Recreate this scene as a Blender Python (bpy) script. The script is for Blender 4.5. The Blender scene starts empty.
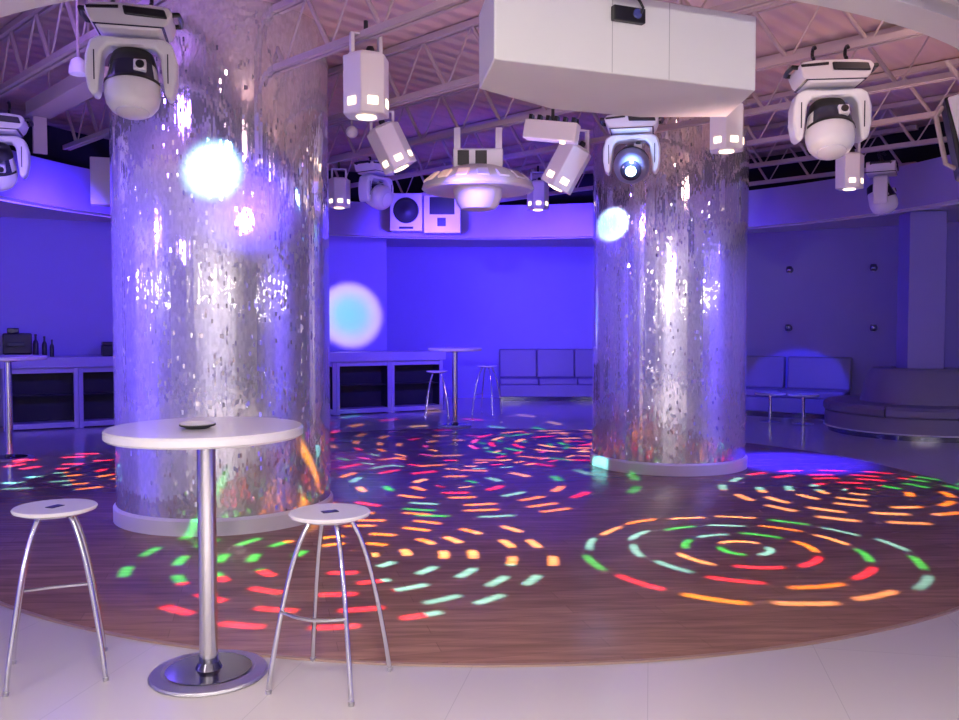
import bpy, math, random
from mathutils import Vector, Matrix
random.seed(7)
PI = math.pi
C = bpy.context.scene.collection
sc = bpy.context.scene
# ------------------------------------------------------------------ camera model
FPX, HC = 880.0, 1.59
PITCH = math.atan(36/880.0)
cp, sp = math.cos(PITCH), math.sin(PITCH)
def ray(x, y):
    u = (x-479.5)/FPX; v = -(y-360)/FPX
    return Vector((u, cp+v*sp, -sp+v*cp))
def at_depth(x, y, Y):
    r = ray(x, y); t = Y/r.y
    return Vector((r.x*t, Y, HC+r.z*t))
def at_height(x, y, z):
    r = ray(x, y); t = (z-HC)/r.z
    return Vector((r.x*t, r.y*t, z))

# ------------------------------------------------------------------ materials
def S(r, g, b):            # sRGB 0-255 -> linear
    f = lambda c: (c/255/12.92) if c/255 <= .04045 else ((c/255+.055)/1.055)**2.4
    return (f(r), f(g), f(b), 1)
def mat(name, col, rough=.5, metal=0, bump=0, bscale=40, emis=None, estr=0, coat=0, spec=.5, var=0.0, vscale=3):
    m = bpy.data.materials.new(name); m.use_nodes = True
    nt = m.node_tree; b = nt.nodes['Principled BSDF']
    b.inputs['Base Color'].default_value = col
    b.inputs['Roughness'].default_value = rough
    b.inputs['Metallic'].default_value = metal
    b.inputs['Coat Weight'].default_value = coat
    b.inputs['Specular IOR Level'].default_value = spec
    if emis:
        b.inputs['Emission Color'].default_value = emis
        b.inputs['Emission Strength'].default_value = estr
    tc = nt.nodes.new('ShaderNodeTexCoord')
    if bump:
        n = nt.nodes.new('ShaderNodeTexNoise'); n.inputs['Scale'].default_value = bscale
        bp = nt.nodes.new('ShaderNodeBump'); bp.inputs['Strength'].default_value = bump; bp.inputs['Distance'].default_value = .01
        nt.links.new(tc.outputs['Object'], n.inputs['Vector']); nt.links.new(n.outputs['Fac'], bp.inputs['Height'])
        nt.links.new(bp.outputs['Normal'], b.inputs['Normal'])
    if var:
        n = nt.nodes.new('ShaderNodeTexNoise'); n.inputs['Scale'].default_value = vscale; n.inputs['Detail'].default_value = 4
        mx = nt.nodes.new('ShaderNodeMix'); mx.data_type = 'RGBA'
        mx.inputs[6].default_value = tuple(c*(1-var) for c in col[:3])+(1,)
        mx.inputs[7].default_value = tuple(min(1, c*(1+var)) for c in col[:3])+(1,)
        nt.links.new(tc.outputs['Object'], n.inputs['Vector']); nt.links.new(n.outputs['Fac'], mx.inputs[0])
        nt.links.new(mx.outputs[2], b.inputs['Base Color'])
    return m
M = dict(
    paint=mat('white_paint', (.72, .72, .72, 1), .6, bump=.05, bscale=60, var=.03),
    wallpaint=mat('blue_lit_wall_paint', (.36, .31, .66, 1), .55, bump=.05, bscale=60, var=.03),  # blue stage light is mixed into this wall colour
    counter=mat('blue_lit_laminate', (.42, .37, .60, 1), .3, coat=.2, var=.02),  # white counters, with the blue lighting put into their colour
    soffit=mat('soffit_paint', (.76, .74, .74, 1), .7, var=.03),
    black_wall=mat('dark_void_paint', (.012, .012, .02, 1), .9, var=.2),
    steel=mat('joist_paint', (.50, .42, .42, 1), .5, var=.08),
    white=mat('white_plastic', (.8, .8, .82, 1), .35, var=.02),
    laminate=mat('white_laminate', (.85, .84, .86, 1), .25, coat=.3, var=.015),
    housing=mat('housing_paint', (.80, .79, .765, 1), .55, var=.02),
    black=mat('black_plastic', (.012, .012, .016, 1), .4, var=.15),
    darkglass=mat('dark_glass', (.03, .03, .06, 1), .1, var=.1),
    chrome=mat('chrome', (.72, .72, .75, 1), .14, 1, var=.03),
    brushed=mat('brushed_chrome', (.6, .6, .63, 1), .3, 1, bump=.5, bscale=220),
    basedark=mat('polished_dark_steel', (.22, .22, .27, 1), .12, 1, var=.05),
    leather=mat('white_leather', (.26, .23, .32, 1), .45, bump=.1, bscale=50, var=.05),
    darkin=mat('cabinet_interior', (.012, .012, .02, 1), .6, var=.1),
    clear=mat('lamp_glass', (.8, .8, .85, 1), .08, var=.02),
    plinth=mat('plinth_white', (.75, .72, .72, 1), .4, var=.03),
    bulb=mat('lit_window', (1, .95, .8, 1), .4, emis=(1, .76, .50, 1), estr=3),
    bulbdim=mat('lit_window_soft', (1, .9, .8, 1), .4, emis=(1, .75, .6, 1), estr=1.2),
    cyanlens=mat('lit_lens', (.6, .9, 1, 1), .2, emis=(.45, .8, 1, 1), estr=9),
    pale_amber=mat('amber_window', (1, .75, .6, 1), .35, emis=(1, .6, .5, 1), estr=.35),
)
# ------------------------------------------------------------------ mesh builder
class MB:
    def __init__(s): s.v = []; s.f = []
    def add(s, vs, fs, mtx=None):
        o = len(s.v)
        s.v += [tuple(mtx @ Vector(p)) if mtx else tuple(p) for p in vs]
        s.f += [tuple(i+o for i in f) for f in fs]; return s
    def box(s, a, b, mtx=None):
        x0, y0, z0 = a; x1, y1, z1 = b
        vs = [(x0,y0,z0),(x1,y0,z0),(x1,y1,z0),(x0,y1,z0),(x0,y0,z1),(x1,y0,z1),(x1,y1,z1),(x0,y1,z1)]
        return s.add(vs, [(0,3,2,1),(4,5,6,7),(0,1,5,4),(1,2,6,5),(2,3,7,6),(3,0,4,7)], mtx)
    def prism(s, poly, z0, z1, mtx=None, top=None):   # polygon in xy (CCW), extruded in z
        n = len(poly); tp = top or poly
        vs = [(p[0],p[1],z0) for p in poly]+[(p[0],p[1],z1) for p in tp]
        fs = [tuple(range(n-1,-1,-1)), tuple(range(n,2*n))]+[(i,(i+1)%n,n+(i+1)%n,n+i) for i in range(n)]
        return s.add(vs, fs, mtx)
    def prism_y(s, poly, y0, y1, mtx=None):           # polygon in xz, extruded in y
        n = len(poly)
        vs = [(p[0],y0,p[1]) for p in poly]+[(p[0],y1,p[1]) for p in poly]
        fs = [tuple(range(n)), tuple(range(2*n-1,n-1,-1))]+[(n+i,n+(i+1)%n,(i+1)%n,i) for i in range(n)]
        return s.add(vs, fs, mtx)
    def lathe(s, prof, seg=48, mtx=None, a0=0, a1=2*PI, closed=True):   # prof: (r, z)
        full = abs(a1-a0-2*PI) < 1e-6; na = seg if full else seg+1
        vs = []; fs = []; m = len(prof)
        for i in range(na):
            a = a0+(a1-a0)*i/seg
            for r, z in prof: vs.append((r*math.cos(a), r*math.sin(a), z))
        for i in range(seg):
            j = (i+1) % na
            for k in range(m-1):
                if prof[k][0] < 1e-6 and prof[k+1][0] < 1e-6: continue
                fs.append((i*m+k, j*m+k, j*m+k+1, i*m+k+1))
        return s.add(vs, fs, mtx)
    def tube(s, pts, r, seg=12, mtx=None):
        pts = [Vector(p) for p in pts]; vs = []; fs = []; n = len(pts)
        up = None
        for i, p in enumerate(pts):
            t = (pts[min(i+1,n-1)]-pts[max(i-1,0)]).normalized()
            if up is None:
                up = Vector((0,0,1)) if abs(t.z) < .9 else Vector((1,0,0))
            a = (up - t*up.dot(t)).normalized(); b = t.cross(a); up = a
            rr = r[i] if isinstance(r, (list, tuple)) else r
            for k in range(seg):
                q = 2*PI*k/seg; vs.append(tuple(p+a*math.cos(q)*rr+b*math.sin(q)*rr))
        for i in range(n-1):
            for k in range(seg):
                l = (k+1) % seg; fs.append((i*seg+k, i*seg+l, (i+1)*seg+l, (i+1)*seg+k))
        fs.append(tuple(range(seg-1,-1,-1))); fs.append(tuple(range((n-1)*seg, n*seg)))
        return s.add(vs, fs, mtx)
    def build(s, name, m, parent=None, bevel=0, smooth=True, loc=None, rot=None, ang=35):
        me = bpy.data.meshes.new(name); me.from_pydata(s.v, [], s.f); me.validate(); me.update()
        import bmesh
        bm = bmesh.new(); bm.from_mesh(me); bmesh.ops.remove_doubles(bm, verts=bm.verts, dist=1e-6)
        bmesh.ops.recalc_face_normals(bm, faces=bm.faces); bm.to_mesh(me); bm.free()
        if smooth:
            for p in me.polygons: p.use_smooth = True
            me.set_sharp_from_angle(angle=math.radians(ang))
        o = bpy.data.objects.new(name, me); C.objects.link(o); me.materials.append(m)
        if parent: o.parent = parent
        if loc: o.location = loc
        if rot: o.rotation_euler = rot
        if bevel:
            b = o.modifiers.new('bevel', 'BEVEL'); b.width = bevel; b.segments = 3; b.limit_method = 'ANGLE'; b.harden_normals = False
        return o
def tag(o, label, cat, group=None, kind='thing'):
    o['label'] = label; o['category'] = cat; o['kind'] = kind
    if group: o['group'] = group
    return o
def thing(name, label, cat, loc, rot=(0,0,0), group=None, scale=1):
    o = bpy.data.objects.new(name, None); C.objects.link(o); o.empty_display_size = .1
    o.location = loc; o.rotation_euler = rot; o.scale = (scale,)*3
    return tag(o, label, cat, group)
def structure(o): o['kind'] = 'structure'; return o
def dup(o, name=None):
    c = o.copy(); C.objects.link(c)
    for ch in [x for x in bpy.data.objects if x.parent == o]:
        d = dup(ch); d.parent = c
    return c

# ------------------------------------------------------------------ setting: floors
def tile_material():
    m = bpy.data.materials.new('floor_tiles'); m.use_nodes = True; nt = m.node_tree; N = nt.nodes; L = nt.links
    b = N['Principled BSDF']; tc = N.new('ShaderNodeTexCoord'); mp = N.new('ShaderNodeMapping')
    mp.inputs['Rotation'].default_value = (0, 0, math.radians(11)); mp.inputs['Location'].default_value = (0, .3, 0)
    br = N.new('ShaderNodeTexBrick'); br.offset = 0
    for k, v in (('Scale', 1), ('Mortar Size', .002), ('Mortar Smooth', .2), ('Brick Width', .8), ('Row Height', 1.6), ('Bias', 0)): br.inputs[k].default_value = v
    br.inputs['Color1'].default_value = (.56, .53, .53, 1); br.inputs['Color2'].default_value = (.575, .545, .545, 1); br.inputs['Mortar'].default_value = (.46, .44, .44, 1)
    L.new(tc.outputs['Object'], mp.inputs['Vector']); L.new(mp.outputs[0], br.inputs['Vector']); L.new(br.outputs['Color'], b.inputs['Base Color'])
    b.inputs['Roughness'].default_value = .16
    return m
def wood_material():
    m = bpy.data.materials.new('dance_floor_wood'); m.use_nodes = True; nt = m.node_tree; N = nt.nodes; L = nt.links
    b = N['Principled BSDF']; tc = N.new('ShaderNodeTexCoord'); mp = N.new('ShaderNodeMapping')
    mp.inputs['Rotation'].default_value = (0, 0, math.radians(-14))
    br = N.new('ShaderNodeTexBrick'); br.offset = .37
    for k, v in (('Scale', 1), ('Mortar Size', .0015), ('Brick Width', 1.3), ('Row Height', .13), ('Bias', 0)): br.inputs[k].default_value = v
    br.inputs['Color1'].default_value = (.25, .135, .105, 1); br.inputs['Color2'].default_value = (.31, .17, .135, 1); br.inputs['Mortar'].default_value = (.16, .09, .07, 1)
    mp2 = N.new('ShaderNodeMapping'); mp2.inputs['Scale'].default_value = (1.2, 14, 1); mp2.inputs['Rotation'].default_value = (0, 0, math.radians(-14))
    ns = N.new('ShaderNodeTexNoise'); ns.inputs['Scale'].default_value = 1.6; ns.inputs['Detail'].default_value = 6
    cr = N.new('ShaderNodeMapRange'); cr.inputs['From Min'].default_value = .3; cr.inputs['From Max'].default_value = .7; cr.inputs['To Min'].default_value = .72; cr.inputs['To Max'].default_value = 1.25
    mx = N.new('ShaderNodeMix'); mx.data_type = 'RGBA'; mx.blend_type = 'MULTIPLY'; mx.inputs[0].default_value = 1
    L.new(tc.outputs['Object'], mp.inputs['Vector']); L.new(mp.outputs[0], br.inputs['Vector'])
    L.new(tc.outputs['Object'], mp2.inputs['Vector']); L.new(mp2.outputs[0], ns.inputs['Vector']); L.new(ns.outputs['Fac'], cr.inputs['Value'])
    L.new(br.outputs['Color'], mx.inputs[6]); L.new(cr.outputs[0], mx.inputs[7]); L.new(mx.outputs[2], b.inputs['Base Color'])
    b.inputs['Roughness'].default_value = .27; b.inputs['Specular IOR Level'].default_value = .35
    return m
structure(MB().box((-14, -7, -.2), (14, 20, 0)).build('floor', tile_material(), smooth=False))
DC = Vector((.04, 8.66, 0)); DR = 4.62
dance = structure(MB().lathe([(0, .001), (0, .010), (DR-.01, .010), (DR, .005), (DR, .001)], 160).build('floor_dance', wood_material(), loc=DC))
tr = structure(MB().lathe([(DR, .002), (DR+.004, .011), (DR+.022, .009), (DR+.026, .001)], 160).build('trim_1', mat('floor_edge_strip', (.30, .19, .15, 1), .4), loc=DC))

# ------------------------------------------------------------------ setting: walls, ceilings
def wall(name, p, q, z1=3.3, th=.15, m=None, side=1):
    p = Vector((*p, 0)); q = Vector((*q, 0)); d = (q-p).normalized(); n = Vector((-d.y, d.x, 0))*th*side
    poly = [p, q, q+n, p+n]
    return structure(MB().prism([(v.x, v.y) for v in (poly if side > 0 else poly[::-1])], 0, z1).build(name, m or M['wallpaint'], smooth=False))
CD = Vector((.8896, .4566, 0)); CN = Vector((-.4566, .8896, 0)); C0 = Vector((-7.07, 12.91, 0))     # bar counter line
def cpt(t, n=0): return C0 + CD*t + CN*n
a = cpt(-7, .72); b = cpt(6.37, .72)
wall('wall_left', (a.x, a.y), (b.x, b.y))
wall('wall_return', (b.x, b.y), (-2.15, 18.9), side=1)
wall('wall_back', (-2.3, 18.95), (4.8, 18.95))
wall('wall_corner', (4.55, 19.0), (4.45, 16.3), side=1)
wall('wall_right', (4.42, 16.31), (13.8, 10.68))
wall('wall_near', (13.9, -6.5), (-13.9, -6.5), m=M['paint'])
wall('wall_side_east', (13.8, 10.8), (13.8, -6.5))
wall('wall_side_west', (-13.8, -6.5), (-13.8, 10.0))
# pillar in the middle of the round sofa
PL = Vector((6.48, 12.95, 0))
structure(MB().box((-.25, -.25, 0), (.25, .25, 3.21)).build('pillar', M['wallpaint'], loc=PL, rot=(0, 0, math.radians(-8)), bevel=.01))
# dropped ceiling with the big round opening
def opening(theta):
    d = Vector((math.cos(theta), math.sin(theta))); o = Vector((0, 8.6))
    def hit(c, r):
        q = o-Vector(c); bq = q.dot(d); return -bq+math.sqrt(bq*bq-(q.dot(q)-r*r))
    rn, rf = hit((-.22, 8.2), 4.36), hit((.1, 8.75), 5.2)
    w = min(1, max(0, (d.y+.70)/.5)); w = w*w*(3-2*w)
    r = rn*(1-w)+rf*w
    return o, d, r, 3.10*(1-w)+2.95*w, w
rings = [[], [], [], [], [], [], []]; NT = 192
for i in range(NT):
    o, d, r, zb, w = opening(2*PI*i/NT)
    for k, (rr, z) in enumerate([(r+.55, 3.46), (r, 3.46), (r, zb), (r+.20, zb+.005), (r+.205, zb+.09), (r+.30, zb+.09), (r+.305, zb+.005)]):
        p = o+d*rr; rings[k].append((p.x, p.y, z))
out = []; out2 = []
for i in range(NT):
    o, d, r, zb, w = opening(2*PI*i/NT); p = o+d*18.0; q_ = o+d*(r+1.9)
    out.append((q_.x, q_.y, 3.10*(1-w)+3.22*w)); out2.append((p.x, p.y, 3.10*(1-w)+3.30*w))
rings.append(out); rings.append(out2)
structure(MB().add(rings[0]+rings[1]+rings[2], [(k*NT+i, k*NT+(i+1) % NT, (k+1)*NT+(i+1) % NT, (k+1)*NT+i) for k in range(2) for i in range(NT)]).build('trim_2', M['wallpaint'], ang=30))
rings = rings[2:]
mb = MB(); vs = [p for rg in rings for p in rg]; fs = []
for k in range(len(rings)-1):
    for i in range(NT):
        j = (i+1) % NT; fs.append((k*NT+i, k*NT+j, (k+1)*NT+j, (k+1)*NT+i))
structure(mb.add(vs, fs).build('ceiling', M['soffit'], ang=30))
# dark upper wall of the roof void, and the metal roof deck
ring_b, ring_t = [], []
for i in range(NT):
    o, d, r, zb, w = opening(2*PI*i/NT); p = o+d*(r+.52); ring_b.append((p.x, p.y, 3.44)); ring_t.append((p.x, p.y, 4.02))
structure(MB().add(ring_b+ring_t, [(i, (i+1) % NT, NT+(i+1) % NT, NT+i) for i in range(NT)]).build('wall_upper', M['black_wall']))
def deck_material():
    m = mat('roof_deck', (.60, .45, .43, 1), .7, var=.06); nt = m.node_tree; N = nt.nodes; L = nt.links
    tc = N.new('ShaderNodeTexCoord'); mp = N.new('ShaderNodeMapping'); mp.inputs['Rotation'].default_value = (0, 0, math.radians(45))
    w = N.new('ShaderNodeTexWave'); w.inputs['Scale'].default_value = 1.6; w.bands_direction = 'X'
    bp = N.new('ShaderNodeBump'); bp.inputs['Strength'].default_value = .5; bp.inputs['Distance'].default_value = .04
    L.new(tc.outputs['Object'], mp.inputs['Vector']); L.new(mp.outputs[0], w.inputs['Vector']); L.new(w.outputs['Fac'], bp.inputs['Height'])
    L.new(bp.outputs['Normal'], N['Principled BSDF'].inputs['Normal'])
    return m
structure(MB().lathe([(0, 4.0), (6.6, 4.0), (6.6, 4.1), (0, 4.1)], 96).build('ceiling_deck', deck_material(), loc=(.1, 8.7, 0), smooth=False))
# open-web steel joists
U = Vector((-.7071, .7071, 0)); NN = Vector((.7071, .7071, 0)); RC = Vector((.1, 8.72, 0))
JN = [1.15+1.27*k for k in range(9)]
for k, n in enumerate(JN):
    s0 = U.dot(RC); off = n-NN.dot(RC)
    R = 4.75 if n < 4.5 else 5.55
    if abs(off) > R-.4: continue
    hl = math.sqrt(R*R-off*off)
    P = lambda s, z, e=0: tuple(NN*(n+e)+U*s+Vector((0, 0, z)))
    mb = MB(); ang = math.atan2(U.y, U.x)
    for e in (-.026, .026):
        for z0, z1 in ((3.5, 3.545), (3.935, 3.985)):
            mid = NN*(n+e)+U*s0
            mb.box((-hl, -.016, z0), (hl, .016, z1), Matrix.Translation(mid) @ Matrix.Rotation(ang, 4, 'Z'))
    base = {3: 3.02, 4: 3.02, 5: 2.70}.get(k, 2.85)
    s = base-.58*math.floor((base-(s0-hl))/.58)
    while s+.29 < s0+hl:
        mb.tube([P(s, 3.515), P(s+.29, 3.96)], .017, 8)
        if s+.58 < s0+hl: mb.tube([P(s+.29, 3.96), P(s+.58, 3.515)], .008, 8)
        s += .58
    j = mb.build('roof_joist', M['steel']); structure(j)

# ------------------------------------------------------------------ mirrored columns
def mirror_material():
    m = bpy.data.materials.new('mirror_flakes'); m.use_nodes = True; nt = m.node_tree; N = nt.nodes; L = nt.links
    b = N['Principled BSDF']
    uv = N.new('ShaderNodeUVMap'); uv.uv_map = 'UVMap'
    def math_(op, a, b_=None, c=None):
        n = N.new('ShaderNodeMath'); n.operation = op
        for i, x in enumerate((a, b_, c)):
            if x is None: continue
            if isinstance(x, (int, float)): n.inputs[i].default_value = x
            else: L.new(x, n.inputs[i])
        return n.outputs[0]
    sx = N.new('ShaderNodeSeparateXYZ'); L.new(uv.outputs[0], sx.inputs[0])
    cu = math_('FLOOR', math_('DIVIDE', sx.outputs[0], .015))
    wn0 = N.new('ShaderNodeTexWhiteNoise'); wn0.noise_dimensions = '1D'; L.new(cu, wn0.inputs['W'])
    cv = math_('FLOOR', math_('ADD', math_('DIVIDE', sx.outputs[1], .034), math_('MULTIPLY', wn0.outputs['Value'], 9.0)))
    cb = N.new('ShaderNodeCombineXYZ'); L.new(cu, cb.inputs[0]); L.new(cv, cb.inputs[1])
    wn = N.new('ShaderNodeTexWhiteNoise'); wn.noise_dimensions = '2D'; L.new(cb.outputs[0], wn.inputs['Vector'])
    sc_ = N.new('ShaderNodeSeparateColor'); L.new(wn.outputs['Color'], sc_.inputs[0])
    big = math_('GREATER_THAN', wn.outputs['Value'], .92)
    amp = math_('ADD', math_('MULTIPLY', big, .40), .022)
    # strip tilt shared by a whole vertical strip + tilt of each flake
    tx = math_('ADD', math_('MULTIPLY', math_('SUBTRACT', sc_.outputs[0], .5), amp), math_('MULTIPLY', math_('SUBTRACT', wn0.outputs['Value'], .5), .08))
    tz = math_('MULTIPLY', math_('SUBTRACT', sc_.outputs[1], .5), math_('ADD', math_('MULTIPLY', big, .22), .03))
    ge = N.new('ShaderNodeNewGeometry')
    cr = N.new('ShaderNodeVectorMath'); cr.operation = 'CROSS_PRODUCT'; cr.inputs[0].default_value = (0, 0, 1); L.new(ge.outputs['Normal'], cr.inputs[1])
    s1 = N.new('ShaderNodeVectorMath'); s1.operation = 'SCALE'; L.new(cr.outputs[0], s1.inputs[0]); L.new(tx, s1.inputs['Scale'])
    cz = N.new('ShaderNodeCombineXYZ'); L.new(tz, cz.inputs[2])
    a1 = N.new('ShaderNodeVectorMath'); L.new(s1.outputs[0], a1.inputs[0]); L.new(cz.outputs[0], a1.inputs[1])
    a2 = N.new('ShaderNodeVectorMath'); L.new(a1.outputs[0], a2.inputs[0]); L.new(ge.outputs['Normal'], a2.inputs[1])
    nm = N.new('ShaderNodeVectorMath'); nm.operation = 'NORMALIZE'; L.new(a2.outputs[0], nm.inputs[0])
    L.new(nm.outputs[0], b.inputs['Normal'])
    mr = N.new('ShaderNodeMapRange'); mr.inputs['To Min'].default_value = .74; mr.inputs['To Max'].default_value = .9; L.new(sc_.outputs[2], mr.inputs['Value'])
    mxc = N.new('ShaderNodeCombineColor'); 
    for i in range(3): L.new(mr.outputs[0], mxc.inputs[i])
    L.new(mxc.outputs[0], b.inputs['Base Color'])
    b.inputs['Metallic'].default_value = .74; b.inputs['Roughness'].default_value = .07
    return m
MIR = mirror_material()
def column(label, c, r, plabel=None):
    t = thing('mirrored_column', label, 'column', (c[0], c[1], 0), group=None)
    seg, zs = 160, [.14, 1.0, 2.0, 3.0, 4.02]
    vs = []; fs = []; uvs = []
    for z in zs:
        for i in range(seg+1):
            a_ = 2*PI*i/seg + PI/2; vs.append((r*math.cos(a_), r*math.sin(a_), z))
    for k in range(len(zs)-1):
        for i in range(seg):
            fs.append((k*(seg+1)+i, k*(seg+1)+i+1, (k+1)*(seg+1)+i+1, (k+1)*(seg+1)+i))
    me = bpy.data.meshes.new('mirror_cladding'); me.from_pydata(vs, [], fs); me.update()
    ul = me.uv_layers.new(name='UVMap')
    for lp in me.loops:
        i = lp.vertex_index % (seg+1); k = lp.vertex_index//(seg+1); ul.data[lp.index].uv = (2*PI*r*i/seg, zs[k])
    for p in me.polygons: p.use_smooth = True
    me.materials.append(MIR)
    o = bpy.data.objects.new('mirror_cladding', me); C.objects.link(o); o.parent = t
    MB().lathe([(r-.05, .011), (r+.02, .011), (r+.02, .12), (r+.005, .14), (r-.05, .14)], 128).build('plinth_ring', M['plinth'], t)
    return t
column('wide mirror-clad column on a white plinth directly behind the white bar table', (-2.13, 7.36), .865)
column('mirror-clad column standing farther back, on the right side of the dance floor', (2.13, 9.93), .85)

# ------------------------------------------------------------------ bar table, ashtray, stools
def bar_table(label, loc, h=1.13, r=.43, group=None, scale=1):
    t = thing('bar_table', label, 'table', loc, group=group)
    MB().lathe([(0, h-.046), (r-.012, h-.046), (r, h-.036), (r, h-.008), (r-.008, h), (0, h)], 96).build('tabletop', M['laminate'], t)
    MB().lathe([(0, .02), (.041, .02), (.041, h-.06), (0, h-.06)], 40).build('pole', M['chrome'], t)
    MB().lathe([(.03, h-.075), (.11, h-.062), (.11, h-.046), (.0, h-.046)], 40).build('top_flange', M['chrome'], t)
    bs = MB().lathe([(0, .001), (.255, .001), (.262, .008), (.255, .018), (.205, .028), (.196, .024), (.0, .018)], 80).build('base_plate', M['brushed'], t)
    MB().lathe([(.045, .021), (.19, .0265), (.19, .0285), (.06, .031), (.045, .06), (.041, .06)], 80).build('base_dish', M['basedark'], t)
    return t
tb = at_height(209, 674, 0)
bt = bar_table('round white bar table with chrome pole and chrome disc foot between two stools', (tb.x, tb.y, 0))
ap = at_height(199, 427, 1.132)
ash = thing('ashtray', 'small white dish with a dark rim lying on the near bar table', 'ashtray', (ap.x, ap.y-.02, 1.1305))
MB().lathe([(0, .004), (.05, .004), (.075, .016), (.082, .022), (.079, .023), (.07, .018), (.045, .009), (0, .009)], 48).build('dish', M['laminate'], ash)
MB().lathe([(0, 0), (.048, 0), (.078, .012), (.079, .016), (.072, .014), (.05, .0045), (0, .0035)], 48).build('foot', M['black'], ash)

def stool(label, loc, rot, bar=0, group=None, h=.765):
    t = thing('bar_stool', label, 'stool', loc, (0, 0, math.radians(rot)), group)
    MB().lathe([(0, h-.024), (.155, h-.024), (.175, h-.016), (.179, h-.006), (.173, h), (.04, h-.002), (0, h-.002)], 72).build('seat', M['laminate'], t)
    MB().box((-.036, -.022, h-.003), (.036, .022, h+.0008)).build('seat_grip', M['darkglass'], t, bevel=.006)
    MB().lathe([(0, h-.034), (.125, h-.034), (.13, h-.024), (0, h-.024)], 48).build('seat_plate', M['chrome'], t)
    prof = [(.085, h-.03), (.112, h-.075), (.142, h-.14), (.175, h-.24), (.205, h-.36), (.235, h-.50), (.262, .12), (.278, .012)]
    # smooth the leg curve
    pts = []
    for i in range(len(prof)-1):
        p0 = prof[max(i-1, 0)]; p1 = prof[i]; p2 = prof[i+1]; p3 = prof[min(i+2, len(prof)-1)]
        for q in range(4):
            u = q/4
            f = lambda k: .5*((2*p1[k])+(-p0[k]+p2[k])*u+(2*p0[k]-5*p1[k]+4*p2[k]-p3[k])*u*u+(-p0[k]+3*p1[k]-3*p2[k]+p3[k])*u**3)
            pts.append((f(0), f(1)))
    pts.append(prof[-1])
    for k in range(4):
        a_ = k*PI/2; c_, s_ = math.cos(a_), math.sin(a_)
        lg = MB().tube([(x*c_, x*s_, z) for x, z in pts], .0115, 12).build('leg', M['chrome'], t)
        MB().lathe([(0, 0), (.0115, 0), (.013, .004), (.013, .018), (.0115, .02), (0, .02)], 16).build('foot_cap', M['brushed'], lg, loc=(.278*c_, .278*s_, 0))
    zb = .35
    rb = .222
    a0, a1 = bar*PI/2, (bar+1)*PI/2
    bp = []
    for i in range(13):
        u = i/12; p = Vector((math.cos(a0), math.sin(a0), 0))*(1-u)*rb+Vector((math.cos(a1), math.sin(a1), 0))*u*rb
        mid = Vector((math.cos((a0+a1)/2), math.sin((a0+a1)/2), 0))
        p += mid*.035*math.sin(PI*u); bp.append((p.x, p.y, zb-.008*math.sin(PI*u)))
    MB().tube(bp, .008, 10).build('footrest', M['chrome'], t)
    return t
stool('white-seated chrome bar stool at the far left, left of the bar table', (-1.925, 3.96, 0), 69, 0)
stool('white-seated chrome bar stool right of the near bar table, four splayed legs all visible', (-.66, 3.85, 0), 27, 2)

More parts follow.
